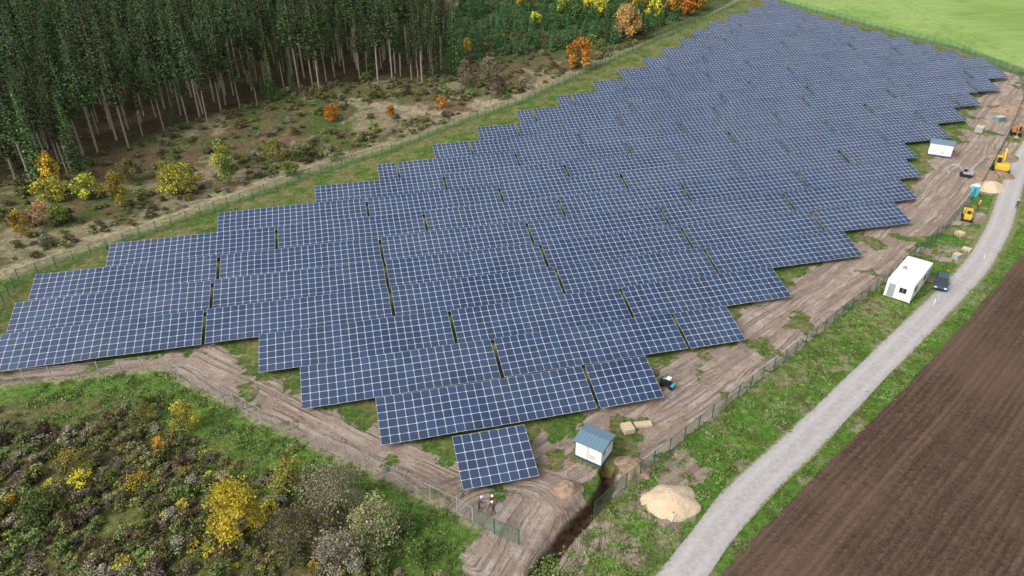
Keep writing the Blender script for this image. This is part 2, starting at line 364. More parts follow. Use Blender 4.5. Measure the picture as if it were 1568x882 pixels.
for k in range(25):
    vf=46.4+8*k if k<=8 else 46.4+64+7.4*(k-8)
    a0,a1=LEFT[k],RIGHT[k]
    cuts=[a0]
    g=PH[k]-24*10
    while g<a1-3:
        if g>a0+3 and k>0: cuts.append(g)
        g+=24
    cuts.append(a1)
    for c0_,c1_ in zip(cuts[:-1],cuts[1:]):
        n=int(round(c1_-c0_))
        sc_=(c1_-c0_-.45)/n
        mb_v=[];mb_f=[];mi=[];uvl=[];mr=[]
        dz_row=nrg.uniform(-.08,.08)
        sag=[nrg.uniform(-.06,.06) for _ in range(n//4+2)]
        def pos(uu,s,h=0):
            u=c0_+uu*sc_;v=vf+s*cA
            x,y=P(u,v);xc,yc=P(u,vf+2.8)
            j=uu/4;j0=int(j);zz=sag[j0]*(1-(j-j0))+sag[min(j0+1,len(sag)-1)]*(j-j0)
            return Vector((x,y,gz(xc,yc)+.8+s*sA+h+dz_row+zz))
        for i in range(n):
            for r in range(3):
                u0,u1=i+.008,i+.992;s0,s1=r*2.02+.008,r*2.02+2.0
                tl=nrg.normal(0,.012,4)
                q=[pos(u0,s0,tl[0]),pos(u1,s0,tl[1]),pos(u1,s1,tl[2]),pos(u0,s1,tl[3])]
                o=len(mb_v);dn=Vector((0,0,-.045))
                mb_v+=q+[p+dn for p in q]
                mb_f+=[(o,o+1,o+2,o+3),(o+7,o+6,o+5,o+4),(o,o+4,o+5,o+1),(o+1,o+5,o+6,o+2),(o+2,o+6,o+7,o+3),(o+3,o+7,o+4,o)]
                mi+=[0,2,1,1,1,1];rr=nrg.rand();mr+=[rr]*6
                uvl+=[(0,0),(1,0),(1,2),(0,2)]+[(0,0)]*20
        B=MB()
        for i in range(0,n+1,4):
            i2=min(max(i,.4),n-.4)
            for s in (1.3,4.7):
                t_=pos(i2,s,-.1);gx=gz(t_.x,t_.y)
                B.box((t_.x,t_.y,(t_.z+gx-.3)/2),(.1,.1,t_.z-gx+.3),1,rz=.25)
            p0=pos(i2,.2,-.12);p1=pos(i2,5.9,-.12);B.tube(p0,p1,.05,.05,1,4)
        for s in (.7,2.5,3.6,5.4):
            for i in range(0,n,4): B.tube(pos(i,s,-.08),pos(min(i+4,n),s,-.08),.035,.035,1,4,False)
        o=len(mb_v);mb_v+=B.v;mb_f+=[tuple(i+o for i in f) for f in B.f];mi+=B.m
        mr+=[0]*len(B.f)
        pm=bpy.data.meshes.new("solar_panel_table");pm.from_pydata([tuple(v) for v in mb_v],[],mb_f)
        for mm_ in (PV,METAL,BACK): pm.materials.append(mm_)
        pm.polygons.foreach_set('material_index',mi)
        uu=np.zeros((len(pm.loops),2),np.float32);uu[:len(uvl)]=np.array(uvl)
        ul=pm.uv_layers.new(name='UVMap');ul.data.foreach_set('uv',uu.ravel())
        at=pm.attributes.new('modrand','FLOAT','FACE');at.data.foreach_set('value',np.array(mr,np.float32))
        COL.objects.link(bpy.data.objects.new("solar_panel_table",pm))
# ---------------------------------------------------------------- foliage
def leafmesh(name,centers,sizes,cols,wood=None,flat=0,seed=0,bark=None):
    rs=np.random.RandomState(seed);n=len(centers)
    a=rs.normal(size=(n,3));a[:,2]*=(1-flat);a/=np.linalg.norm(a,axis=1)[:,None]
    b_=rs.normal(size=(n,3));b_[:,2]*=(1-flat);b_-=a*(a*b_).sum(1)[:,None];b_/=np.linalg.norm(b_,axis=1)[:,None]
    s=sizes[:,None]
    ar=rs.uniform(.55,1,size=(n,1))
    v=np.stack([centers-a*s,centers+b_*s*ar*.8,centers+a*s,centers-b_*s*ar*.8],1).reshape(-1,3)
    vv=[];ff=[]
    if wood: vv=wood.v;ff=wood.f
    o=len(vv)
    allv=np.concatenate([np.array(vv,dtype=float).reshape(-1,3),v])
    faces=[tuple(f) for f in ff]+[(o+4*i,o+4*i+1,o+4*i+2,o+4*i+3) for i in range(n)]
    me=bpy.data.meshes.new(name);me.from_pydata(allv.tolist(),[],faces)
    me.materials.append(FOL);me.materials.append(bark or BARK)
    me.polygons.foreach_set('material_index',[1]*len(ff)+[0]*n)
    c=np.ones((len(faces),4),np.float32);c[len(ff):,:3]=cols
    at=me.attributes.new('leafcol','FLOAT_COLOR','FACE');at.data.foreach_set('color',c.ravel())
    me.update();return me
def pick(pal,n,rs,j=.25):
    pal=np.array(pal);c=pal[rs.randint(len(pal),size=n)]
    return np.clip(c*(1+rs.uniform(-j,j,size=(n,1)))*(1+rs.uniform(-.08,.08,size=(n,3))),0,1)
def decid(name,h,w,pal,n=1500,ls=.16,seed=0,trunk=.25,lobes=9,bark=None):
    rs=np.random.RandomState(seed);W=MB()
    tr=h*.025+.03
    lc=[]
    W.tube((0,0,-.2),(0,0,h*trunk),tr,tr*.75)
    top=Vector((rs.normal(0,.05)*w,rs.normal(0,.05)*w,h*.8));W.tube((0,0,h*trunk),top,tr*.75,tr*.2)
    for i in range(lobes):
        an=i*2.4+rs.uniform(-.4,.4);f=(i+.5)/lobes
        hz=h*(trunk+.1+(0.85-trunk)*f);rr=w*.5*math.sin(math.pi*min(.97,.22+.72*f))**.8*rs.uniform(.45,.85)
        p=Vector((math.cos(an)*rr,math.sin(an)*rr,hz));lc.append(p)
        st=Vector((0,0,h*(trunk+.45*f)));W.tube(st,p,tr*.4,tr*.1,n=4,cap=False)
        for k in range(3):
            q=p+Vector(rs.normal(0,.12*w,3));W.tube(st.lerp(p,.6),q,tr*.15,.01,n=3,cap=False)
    lc.append(Vector((0,0,h*.88)))
    li=rs.randint(len(lc),size=n);lr=rs.uniform(.13,.24,len(lc))*w
    d=rs.normal(size=(n,3));d/=np.linalg.norm(d,axis=1)[:,None]
    rad=rs.rand(n)**.5*rs.choice([1,1,1,1.3],n)
    cen=np.array([tuple(p) for p in lc])[li]+d*(rad*lr[li])[:,None]*np.array([1.05,1.05,.95*min(1.3,h/w)])
    cen[:,2]=np.maximum(cen[:,2],.08)
    tone=rs.uniform(.7,1.25,len(lc))[li]
    cols=pick(pal,n,rs)*tone[:,None]
    return leafmesh(name,cen,rs.uniform(.6,1.3,n)*ls,np.clip(cols,0,.9),W,0,seed,bark)
YEL=[(.62,.48,.04),(.52,.44,.05),(.66,.53,.07),(.38,.36,.05)]
ORA=[(.58,.25,.035),(.50,.19,.025),(.62,.34,.05),(.40,.2,.04)]
RUS=[(.34,.16,.07),(.40,.21,.08),(.24,.12,.06)]
GRN=[(.08,.145,.032),(.12,.185,.038),(.06,.11,.024),(.16,.20,.05)]
YGR=[(.24,.27,.05),(.32,.32,.06),(.16,.21,.045)]
OLV=[(.17,.175,.06),(.22,.20,.08),(.13,.135,.05),(.26,.23,.11)]
GRY=[(.25,.22,.175),(.32,.28,.23),(.18,.16,.12),(.22,.22,.12)]
BRN=[(.16,.11,.065),(.21,.145,.09),(.12,.09,.05),(.15,.145,.06)]
def tree(name,x,y,h,w,pal,n=1500,ls=.16,seed=0,**k):
    o=bpy.data.objects.new(name,decid(name,h,w,pal,n,ls,seed,**k));o.location=(x,y,gz(x,y)-.05);o.rotation_euler=(0,0,seed*1.7);COL.objects.link(o);return o
tree('yellow_birch_tree',-24.1,41.5,6.8,5.2,[(.66,.56,.03),(.58,.52,.04),(.70,.62,.06),(.46,.48,.05)],6500,.11,1,trunk=.12,lobes=18,bark=BARKP)
tree('orange_autumn_tree',18.5,196.3,8,7.5,ORA+YEL[:1],2200,.28,2,trunk=.1,lobes=12)
tree('orange_autumn_tree',-42.3,158.2,3.6,3.8,[(.8,.45,.02),(.75,.36,.02)],900,.2,3,trunk=.1)
tree('orange_autumn_tree',-28.9,161.1,2.6,2.6,ORA+YEL[:1],600,.18,4,trunk=.1)
tree('orange_autumn_tree',36.1,224.8,9.5,9,[(.5,.28,.12),(.45,.25,.12),(.55,.33,.1),(.3,.18,.08)],2400,.32,5,trunk=.12,lobes=12)
tree('rusty_shrub',-17.4,166.6,2.8,3.0,ORA+RUS[:1],600,.18,6,trunk=.05)
tree('yellow_sapling',-13.4,211.4,4,2.8,YEL,600,.22,7)
tree('yellow_autumn_tree',-62.5,120.8,5.4,8,YEL+YGR+YGR,3000,.2,8,trunk=.08,lobes=16)
tree('yellow_autumn_tree',-70.5,114.5,6.5,4.0,YEL+YGR,1800,.18,9,trunk=.12)
tree('yellow_autumn_tree',-78.5,118.5,4.6,6,YEL+YEL+YGR+OLV,1800,.18,10,trunk=.08)
tree('yellow_autumn_tree',-84.5,117.0,4.6,6,YEL+YGR+[(.4,.26,.12)],1800,.18,11,trunk=.08)
tree('orange_autumn_tree',-86.5,121,7.5,4,ORA+YEL[:1],1400,.2,12,trunk=.15)
tree('yellow_green_tree',-55.1,125.2,5.5,4.5,YGR+GRN,1500,.18,13,trunk=.08)
tree('yellow_green_tree',-58,131.5,5,4.6,YGR+YEL[:1],1500,.17,14,trunk=.08)
tree('yellow_green_tree',-49,135,5,3.6,YGR+YEL[:1],1300,.17,34,trunk=.08)
tree('yellow_green_tree',-66.5,124.5,4.5,3.6,YGR+OLV,1300,.17,35,trunk=.08)
tree('yellow_green_tree',-74,126,4.5,4.6,YGR+OLV,1300,.17,31,trunk=.08)
tree('yellow_green_tree',-78,108,3.6,4.2,YGR+GRN,1300,.16,32,trunk=.08)
tree('yellow_autumn_tree',-81.9,103.4,4.5,3.2,YEL,1200,.16,15,trunk=.08)
tree('rosy_shrub',-81.0,107.6,4,4,[(.55,.33,.17),(.48,.29,.15),(.4,.27,.12)],1100,.15,16,trunk=.05)
tree('green_shrub',-44.1,128.8,2.6,3.4,GRN+YGR,1000,.17,17,trunk=.05)
tree('green_shrub',-37.5,136.0,3.4,4.0,GRN+GRY,1000,.17,36,trunk=.05)
tree('green_shrub',-6.0,186.0,6,6.0,GRN+GRY,1400,.24,39,trunk=.05)
tree('bare_birch_tree',-12.0,181.0,7,5.0,GRY+BRN,1300,.2,43,trunk=.1)
tree('bare_birch_tree',-4.0,176.0,5,4.5,GRY+OLV,1300,.2,44,trunk=.1)
tree('yellow_autumn_tree',-35,56.3,3.6,3.0,YEL+YGR,2000,.09,18,trunk=.1)
tree('orange_shrub',-36.5,53.0,1.6,1.6,ORA,700,.07,19,trunk=.05)
tree('yellow_green_tree',-39.8,57.2,2.6,2.0,YGR,1000,.09,37,trunk=.05)
tree('yellow_shrub',-36.0,48.0,1.6,3.4,YEL+ORA[2:3]+OLV[:1],1500,.08,20,trunk=.05)
tree('yellow_shrub',-43.6,49.9,2.8,3.4,YEL+OLV+YGR,1800,.09,21,trunk=.05)
tree('yellow_shrub',-41.6,48.0,1.8,2.4,YEL+ORA[:1],1000,.08,38,trunk=.05)
tree('orange_shrub',-46.8,45.3,1.7,1.5,ORA,600,.07,22,trunk=.05)
tree('green_shrub',-43.2,44.2,2.8,4.6,GRN+[(.08,.2,.05)],2600,.10,23,trunk=.05,lobes=12)
tree('bare_willow_tree',-16.3,44.3,5.8,7.0,GRY+GRY+OLV+YGR[:1],5600,.09,24,trunk=.08,lobes=18)
tree('bare_willow_tree',-18.8,40.2,5.0,5.6,GRY+OLV+YGR,4800,.09,25,trunk=.08,lobes=16)
tree('bare_willow_tree',-12.3,41.3,4.8,5.0,GRY+OLV+YEL[3:],4200,.09,26,trunk=.08,lobes=14)
tree('bare_willow_tree',-21.5,47.5,3.4,4.0,OLV+YEL[:2]+YGR,3000,.09,27,trunk=.08,lobes=14)
tree('bare_willow_tree',-14.5,38.2,4.4,5.0,GRY,3800,.09,28,trunk=.08,lobes=14)
tree('green_shrub',-8.0,39.6,2.2,2.8,GRN+[(.11,.23,.04)],1800,.09,29,trunk=.05)
tree('green_shrub',-9.6,42.4,1.8,2.4,GRN+OLV,1400,.09,30,trunk=.05)
AW=[(64,268,9,9,YEL+ORA),(72,279,11,10,ORA+YEL),(55,283,10,10,GRN+YGR),(80,290,12,11,ORA+YGR),(62,295,12,11,YEL+ORA),(45,292,10,10,RUS+YEL),(88,300,12,12,ORA),(74,305,12,11,YEL+YGR),(98,312,12,12,GRN+YEL),(52,268,8,7,ORA+YGR),(30,250,6,6,YEL+YGR),(22,246,5,5,GRN),(4,262,7,6,YEL),(-2,285,8,7,ORA),(110,330,13,13,ORA+YGR),(60,318,13,13,YEL+GRN),(36,305,12,11,ORA+GRN),(15,300,11,10,YEL+GRN),(57,256,7,7,YEL+ORA),(44,272,8,8,ORA+OLV),(66,261,7,7,YEL+ORA),(36,284,9,9,YEL+ORA),(24,280,9,8,ORA),(49,250,6,6.5,YEL+YGR),(46,261,8,7,ORA+YEL),(38,248,5,5,YGR+GRN),(61,253,6,5,ORA),(28,262,7,6,YEL),(18,256,5,5,YGR),(8,240,4,4,YEL+YGR),(40,238,5,5,YGR+GRN)]
for i,(x,y,h,w,p) in enumerate(AW):
    tree('autumn_woodland_tree',x,y,h,w,p,1500,.40,50+i,trunk=.12,lobes=12)
# spruces
def spruce(name,h,R0,cb,seed,pal,step=.75,nb=9,ls=.40,dead=True):
    rs=np.random.RandomState(seed);W=MB()
    W.tube((0,0,-.3),(0,0,h*.5),h*.0095,h*.007,1,6,False);W.tube((0,0,h*.5),(0,0,h*.97),h*.007,.03,1,5,False)
    cs=[];ss=[];tn=[]
    z=h*cb
    while z<h*.99:
        t=(z-h*cb)/(h*(1-cb))
        Lb=R0*(1-t)**.9*min(1,.5+t*4)+.10
        wh_=rs.uniform(.75,1.2)
        a0=rs.uniform(0,6.28)
        for k in range(nb):
            an=a0+2*math.pi*k/nb+rs.uniform(-.25,.25);l=Lb*rs.uniform(.55,1.2)*wh_
            m_=max(2,int(l/.36));tw=rs.uniform(.75,1.25)
            for j in range(m_):
                f=(j+.7)/m_
                r=l*f
                sp_=.22*r*(1-.6*f)
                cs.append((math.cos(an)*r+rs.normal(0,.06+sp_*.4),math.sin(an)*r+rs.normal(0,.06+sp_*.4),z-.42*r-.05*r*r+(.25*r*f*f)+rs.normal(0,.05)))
                ss.append(ls*(1.2-.55*f)*(.5+.5*(1-t)));tn.append((.4+1.1*f)*tw)  # tn: inner crown shade painted into needle colour, rising to lighter green tips
        z+=step*(.5+.5*(1-t))*rs.uniform(.8,1.2)
    if dead:
        for i in range(26):
            zz=rs.uniform(h*.12,h*cb);an=rs.uniform(0,6.28);l=rs.uniform(.5,1.5);W.tube((0,0,zz),(math.cos(an)*l,math.sin(an)*l,zz-.1*l),.025,.008,1,3,False)
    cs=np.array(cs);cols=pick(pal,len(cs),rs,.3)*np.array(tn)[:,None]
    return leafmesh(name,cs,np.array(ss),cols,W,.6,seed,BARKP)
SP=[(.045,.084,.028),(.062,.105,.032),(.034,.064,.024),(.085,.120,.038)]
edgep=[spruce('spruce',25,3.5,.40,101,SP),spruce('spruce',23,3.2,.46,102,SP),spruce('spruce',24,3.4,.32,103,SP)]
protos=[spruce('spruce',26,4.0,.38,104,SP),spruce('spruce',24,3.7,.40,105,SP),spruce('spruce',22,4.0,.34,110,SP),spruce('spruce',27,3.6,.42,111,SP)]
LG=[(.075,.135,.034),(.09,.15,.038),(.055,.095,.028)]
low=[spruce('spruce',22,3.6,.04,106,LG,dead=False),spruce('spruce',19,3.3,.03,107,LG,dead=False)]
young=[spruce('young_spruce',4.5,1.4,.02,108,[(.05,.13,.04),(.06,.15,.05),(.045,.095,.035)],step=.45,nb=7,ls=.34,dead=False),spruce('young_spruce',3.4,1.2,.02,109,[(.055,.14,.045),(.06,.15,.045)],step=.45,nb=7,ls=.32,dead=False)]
def inst(mesh,x,y,s,par,sz=None,rz=None):
    o=bpy.data.objects.new(mesh.name,mesh);o.location=(x,y,gz(x,y)-.05);o.scale=(s,s,sz or s);o.rotation_euler=(rnd.uniform(-.03,.03),rnd.uniform(-.03,.03),rnd.uniform(0,6.28) if rz is None else rz);COL.objects.link(o);o.parent=par
forest=empty('spruce_forest')
fa=[p[0] for p in FO];fb=[p[1] for p in FO]
y=100
while y<292:
    x=-240
    while x<-12:
        xx=x+rnd.uniform(-2.3,2.3);yy=y+rnd.uniform(-2.3,2.3)
        e=yy-np.interp(xx,fa,fb)
        if e>0 and xx<-17-(yy-188)*.10 and abs(xx)<yy*.78+20:
            ed=min(e,(-17-(yy-188)*.10-xx)*1.0)
            s=rnd.uniform(.58,1.10)
            if ed<12 and rnd.random()<.16: inst(rnd.choice(low),xx,yy,rnd.uniform(.25,.8),forest)
            elif rnd.random()<.93: inst(rnd.choice(edgep if ed<9 else protos),xx,yy,s*rnd.uniform(.9,1.12),forest,s)
        x+=4.6
    y+=4.6
for (x,y,s) in [(-88,121,.95),(-84.5,127,.8),(-20,186,.9),(-16,190,1.0)]: inst(low[0],x,y,s,forest)
plant=empty('young_spruce_plantation')
for i in range(1300):
    x=rnd.uniform(-22,70);y=rnd.uniform(192,320)
    if y>np.interp(x,[p[0] for p in PA],[p[1] for p in PA])+9 and y>202+(x+15)*.35 and x>-20-(y-188)*.05 and not(x>40 and y>262 and rnd.random()<.7):
        inst(rnd.choice(young),x,y,rnd.uniform(.7,1.4),plant)
def bush(name,pal,seed,h=1.5,w=1.9,n=600,ls=.12): return decid(name,h,w,pal,n,ls,seed,trunk=.03,lobes=8)
bp_=[bush('scrub_bush',p,200+i,h=1.3+.25*(i%3)) for i,p in enumerate([OLV,GRY,BRN,BRN+OLV,OLV+YGR,GRY+BRN,YGR+GRN,GRN+OLV,OLV+GRN,GRY+OLV,YEL+YGR])]
scrub=empty('scrub_thicket')
fxa=[p[0] for p in FA];fya=[p[1] for p in FA]
for i in range(2900):
    x=rnd.uniform(-66,-5);y=rnd.uniform(34,64)
    e=np.interp(x,fxa,fya)-y
    edge=4.6+2.5*math.sin(x*.35)+(2.5 if x<-38 else 0)
    if abs(x)>y*.6+27: continue
    if x>-12: edge=7
    if e<edge: continue
    dn=vn(np.array([x]),np.array([y]),5,88)[0]
    if rnd.random()>(.36+dn*.7 if e>10 else .08+dn*.6): continue
    s=rnd.uniform(.3,1.1)*(1 if e>8 else .6)
    inst(rnd.choice(bp_[:10]+bp_[7:9]+bp_[4:5]+bp_),x,y,s,scrub,s*rnd.uniform(.5,1.0))
heathb=empty('heath_shrubs')
pxs=[p[0] for p in PA];pys=[p[1] for p in PA]
for i in range(5000):
    x=rnd.uniform(-115,45);y=rnd.uniform(84,232)
    e=y-np.interp(x,pxs,pys);ef=np.interp(x,fa,fb)-y if x<-16.6 else 226-y
    if e<2.5 or abs(x)>y*.78+4: continue
    if ef<-5 : continue
    dens=vn(np.array([x]),np.array([y]),11,77)[0]
    dens+= .4 if e<22 and x<-40 else 0.05
    if ef<4: dens+=.3
    if math.hypot((x+27)/12,(y-166)/5)<1: continue
    if rnd.random()>dens*1.2: continue
    s=rnd.uniform(.4,1.15)
    if rnd.random()<.12: s*=1.7
    inst(rnd.choice(bp_[:5]+[bp_[3],bp_[3],bp_[7],bp_[8],bp_[7],bp_[8],bp_[6]]),x,y,s,heathb,s*rnd.uniform(.5,.95))
# grass tufts along verges
tuf=[]
for s_ in range(3):
    rs=np.random.RandomState(300+s_);n=70
    c=np.stack([rs.normal(0,.25,n),rs.normal(0,.25,n),rs.uniform(.03,.2,n)],1)
    tuf.append(leafmesh('grass_tuft',c,rs.uniform(.06,.13,n),pick([(.10,.20,.035),(.14,.23,.045),(.20,.21,.08)],n,rs),None,0,s_))
verge=empty('verge_grass')
cnt=0
for i in range(9000):
    if cnt>2400: break
    y=rnd.uniform(36,100);x=rnd.uniform(-55,85)
    if x>4.2:
        if not (y<np.interp(x,[p[0] for p in FB],[p[1] for p in FB])-.3 and y>np.interp(x,[p[0] for p in FI],[p[1] for p in FI])+.3): continue
        if float(seg_dist(np.array([x]),np.array([y]),RO)[0])<2.0: continue
        if float(seg_dist(np.array([x]),np.array([y]),TR)[0])<1.0: continue
    else:
        e=np.interp(x,fxa,fya)-y
        if e<.8 or e>(8 if x>-12 else 9): continue
        if math.hypot((x+1.5)/3,(y-39.5)/4)<1: continue
    cnt+=1;inst(rnd.choice(tuf),x,y,rnd.uniform(.6,1.4),verge)
# ---------------------------------------------------------------- fences
GREEN=simple('green_coated_steel',(.03,.12,.08),.5,.2)
WOODP=simple('weathered_post',(.40,.38,.35),.8)
def meshmat(n,c,a):
    m,nt,b=newmat(n)
    geo=nt.nodes.new('ShaderNodeUVMap').outputs[0]
    sx=nt.nodes.new('ShaderNodeSeparateXYZ');nt.links.new(geo,sx.inputs[0])
    l1=math_(nt,'LESS_THAN',math_(nt,'FRACT',math_(nt,'MULTIPLY',sx.outputs[0],8)),a)
    l2=math_(nt,'LESS_THAN',math_(nt,'FRACT',math_(nt,'MULTIPLY',sx.outputs[1],5)),a)
    al=math_(nt,'MAXIMUM',l1,l2)
    b.inputs['Base Color'].default_value=(*c,1);nt.links.new(al,b.inputs['Alpha']);b.inputs['Roughness'].default_value=.5
    return m
MG=meshmat('green_wire_mesh',(.05,.20,.13),.15);MW=meshmat('grey_wire_mesh',(.33,.33,.31),.05)
def fence(name,poly,pm,mm,h=1.9,step=2.5,pr=.055):
    P_=[]
    for (a,b_) in zip(poly[:-1],poly[1:]):
        a=Vector(a);b_=Vector(b_);n=max(1,round((b_-a).length/step))
        P_+=[a.lerp(b_,i/n) for i in range(n)]
    P_.append(Vector(poly[-1]))
    B=MB()
    for i,p in enumerate(P_):
        z=gz(p.x,p.y);B.tube((p.x,p.y,z-.3),(p.x,p.y,z+h+.08),pr,pr,0,6)
        if i:
            q=P_[i-1];zq=gz(q.x,q.y)
            B.tube((q.x,q.y,zq+h),(p.x,p.y,z+h),.02,.02,0,4,False)
            B.tube((q.x,q.y,zq+.1),(p.x,p.y,z+.1),.014,.014,0,4,False)
            B.add([(q.x,q.y,zq+.1),(p.x,p.y,z+.1),(p.x,p.y,z+h),(q.x,q.y,zq+h)],[(0,1,2,3)],1)
    o=B.obj(name,[pm,mm]);me=o.data
    ul=me.uv_layers.new(name='UVMap')
    for pl in me.polygons:
        if pl.material_index==1:
            for k,l in enumerate(pl.loop_indices): ul.data[l].uv=[(0,0),(2.5,0),(2.5,h),(0,h)][k]
    return o
fence('wire_mesh_fence',[(-75,62)]+FA[:-1],WOODP,MW,1.8,pr=.065)
fence('green_mesh_fence',[(7.6,44.2)]+FB[2:]+[(138,190),(134,214),(118,238),(104,264),(94,280)],GREEN,MG,1.9)
fence('green_mesh_fence',[(-66,66),(-70.3,79.4)]+FC[1:]+[(94,280)],GREEN,MG,1.9)
fence('green_mesh_fence',[(-3.6,43.7),(-1.6,42.2),(.6,41.0)],GREEN,MG,1.9)
# ---------------------------------------------------------------- buildings & objects
WHITE=simple('white_render',(.78,.78,.76),.6,var=.06)
BLUEG=simple('slate_blue_metal_roof',(.16,.26,.33),.4,.2,.1)
DBLUE=simple('dark_plinth',(.05,.08,.12),.7)
GLASS=simple('dark_glass',(.02,.025,.03),.08,var=.1,spec=.8)
GREYM=simple('grey_door_metal',(.30,.33,.35),.5)
BLACK=simple('black_rubber',(.02,.02,.02),.8)
YELM=simple('machine_yellow',(.62,.42,.05),.45)
NAVY=simple('navy_car_paint',(.05,.075,.12),.25,.3,.05,spec=.6)
ORGM=simple('orange_paint',(.45,.17,.05),.5)
TEAL=simple('teal_plastic',(.05,.38,.50),.5)
WOOD=simple('raw_timber',(.60,.48,.32),.8)
SILV=simple('light_metal',(.55,.56,.57),.35,.5)
def kiosk(x,y,rz,L=2.9,W=2.6,H=1.95):
    e=empty('transformer_station',(x,y,gz(x,y)),rz)
    B=MB();B.box((0,0,H/2+.25),(L,W,H),0);B.obj('walls',[WHITE],parent=e,bevel=.02)
    B=MB();B.box((0,0,.1),(L+.12,W+.12,.36),0);B.obj('plinth',[DBLUE],parent=e)
    B=MB();z=H+.253;hw=W/2+.22;hl=L/2+.22
    B.add([(-hl,-hw,z),(hl,-hw,z),(hl,hw,z),(-hl,hw,z),(-hl,0,z+.42),(hl,0,z+.42),(-hl,-hw,z+.1),(hl,-hw,z+.1),(hl,hw,z+.1),(-hl,hw,z+.1)],
          [(0,3,2,1),(0,1,7,6),(2,3,9,8),(6,7,5,4),(8,9,4,5),(1,2,8,5,7),(3,0,6,4,9)])
    for i in range(9):
        xx=-hl+.15+i*(2*hl-.3)/8
        for sg in (-1,1): B.tube((xx,sg*hw,z+.115),(xx,0,z+.435),.018,.018,0,4)
    B.obj('roof',[BLUEG],parent=e)
    B=MB()
    B.box((-.6,-W/2-.02,1.2),(.85,.05,1.7),0);B.box((.45,-W/2-.02,1.2),(.95,.05,1.7),0)
    for k in range(4): B.box((.45,-W/2-.055,.7+k*.14),(.7,.03,.05),1)
    B.box((-.03,-W/2-.05,1.2),(.04,.05,1.6),1)
    B.box((L/2+.02,.3,1.25),(.05,.9,1.6),0);B.box((L/2+.02,-.7,1.5),(.05,.5,.5),1)
    for k in range(4): B.box((-L/2-.025,0,1.3+k*.15),(.04,1.1,.07),1)
    B.obj('doors',[WHITE,GREYM],parent=e)
kiosk(8.4,52.3,R(-33))
kiosk(90.3,139.2,R(-30),4.2,3.2,2.4)
def container(x,y,rz):
    e=empty('office_container',(x,y,gz(x,y)),rz)
    B=MB()
    for i,cx in enumerate((-2.35,2.35)):
        B.box((cx,0,1.5),(4.66,3.4,2.6),0)
        for sx_ in (-1,1):
            for sy in (-1,1): B.box((cx+sx_*2.27,sy*1.66,1.5),(.16,.14,2.72),0)
        B.box((cx,0,2.84),(4.7,3.46,.1),0)
    B.obj('cabin',[WHITE],parent=e,bevel=.03)
    B=MB()
    B.box((-4.70,-.5,1.75),(.06,.9,.7),0);B.box((-2.9,-1.72,1.75),(1.1,.06,.8),0);B.box((1.5,-1.72,1.75),(1.1,.06,.8),0)
    B.box((-4.73,-.5,1.36),(.1,1.0,.06),1);B.box((-4.74,-.5,1.75),(.04,.05,.7),1)
    B.box((3.5,-1.73,1.3),(.9,.06,2.0),1);B.box((-4.70,.95,1.3),(.06,.85,2.0),1)
    for k in (-4,-2,0,2,4):
        B.box((k,-1.4,.08),(.3,.3,.26),1);B.box((k,1.4,.08),(.3,.3,.26),1)
    B.box((.0,.9,3.0),(.6,.5,.3),1)
    B.obj('windows_and_doors',[GLASS,GREYM],parent=e)
container(57.5,86.4,R(48))
def car(name,x,y,rz,paint):
    e=empty(name,(x,y,gz(x,y)+.03),rz)
    B=MB()
    lo=[(-2.15,.35),(-2.2,.65),(-2.1,.95),(-1.2,1.02),(.9,.98),(1.9,.86),(2.18,.68),(2.2,.38),(1.75,.3),(-1.75,.3)]
    B.prism(lo,-.88,.88,0)
    B.obj('body',[paint],parent=e,bevel=.09)
    B=MB();B.box((-.45,0,1.24),(2.9,1.62,.52),0,top=(.68,.82),shift=(-.12,0));B.obj('windows',[GLASS],parent=e,bevel=.05)
    B=MB();B.box((-.57,0,1.52),(1.85,1.32,.07),0,top=(.9,.9))
    for sx_ in (-1,1):
        for sy in (-1,1):
            B.tube((-.45+sx_*1.42,sy*.79,1.0),(-.57+sx_*.95,sy*.65,1.5),.05,.04,0,5)
    for sy in (-1,1): B.box((.75,sy*.95,1.05),(.15,.2,.14),0)
    B.obj('roof',[paint],parent=e,bevel=.02)
    B=MB()
    for sx_ in (-1.35,1.35):
        for sy in (-1,1):
            B.tube((sx_,sy*.66,.33),(sx_,sy*.9,.33),.34,.34,0,16);B.tube((sx_,sy*.9,.33),(sx_,sy*.915,.33),.2,.2,1,10)
    B.obj('wheels',[BLACK,SILV],parent=e)
    B=MB()
    for sy in (-1,1):
        B.box((2.13,sy*.62,.72),(.14,.34,.14),0);B.box((-2.13,sy*.68,.8),(.12,.28,.16),1)
    B.box((2.19,0,.5),(.06,.9,.2),2);B.box((-2.2,0,.55),(.04,.5,.12),0)
    B.obj('lights',[WHITE,ORGM,BLACK],parent=e)
car('parked_car',62.8,86.9,R(238),NAVY)
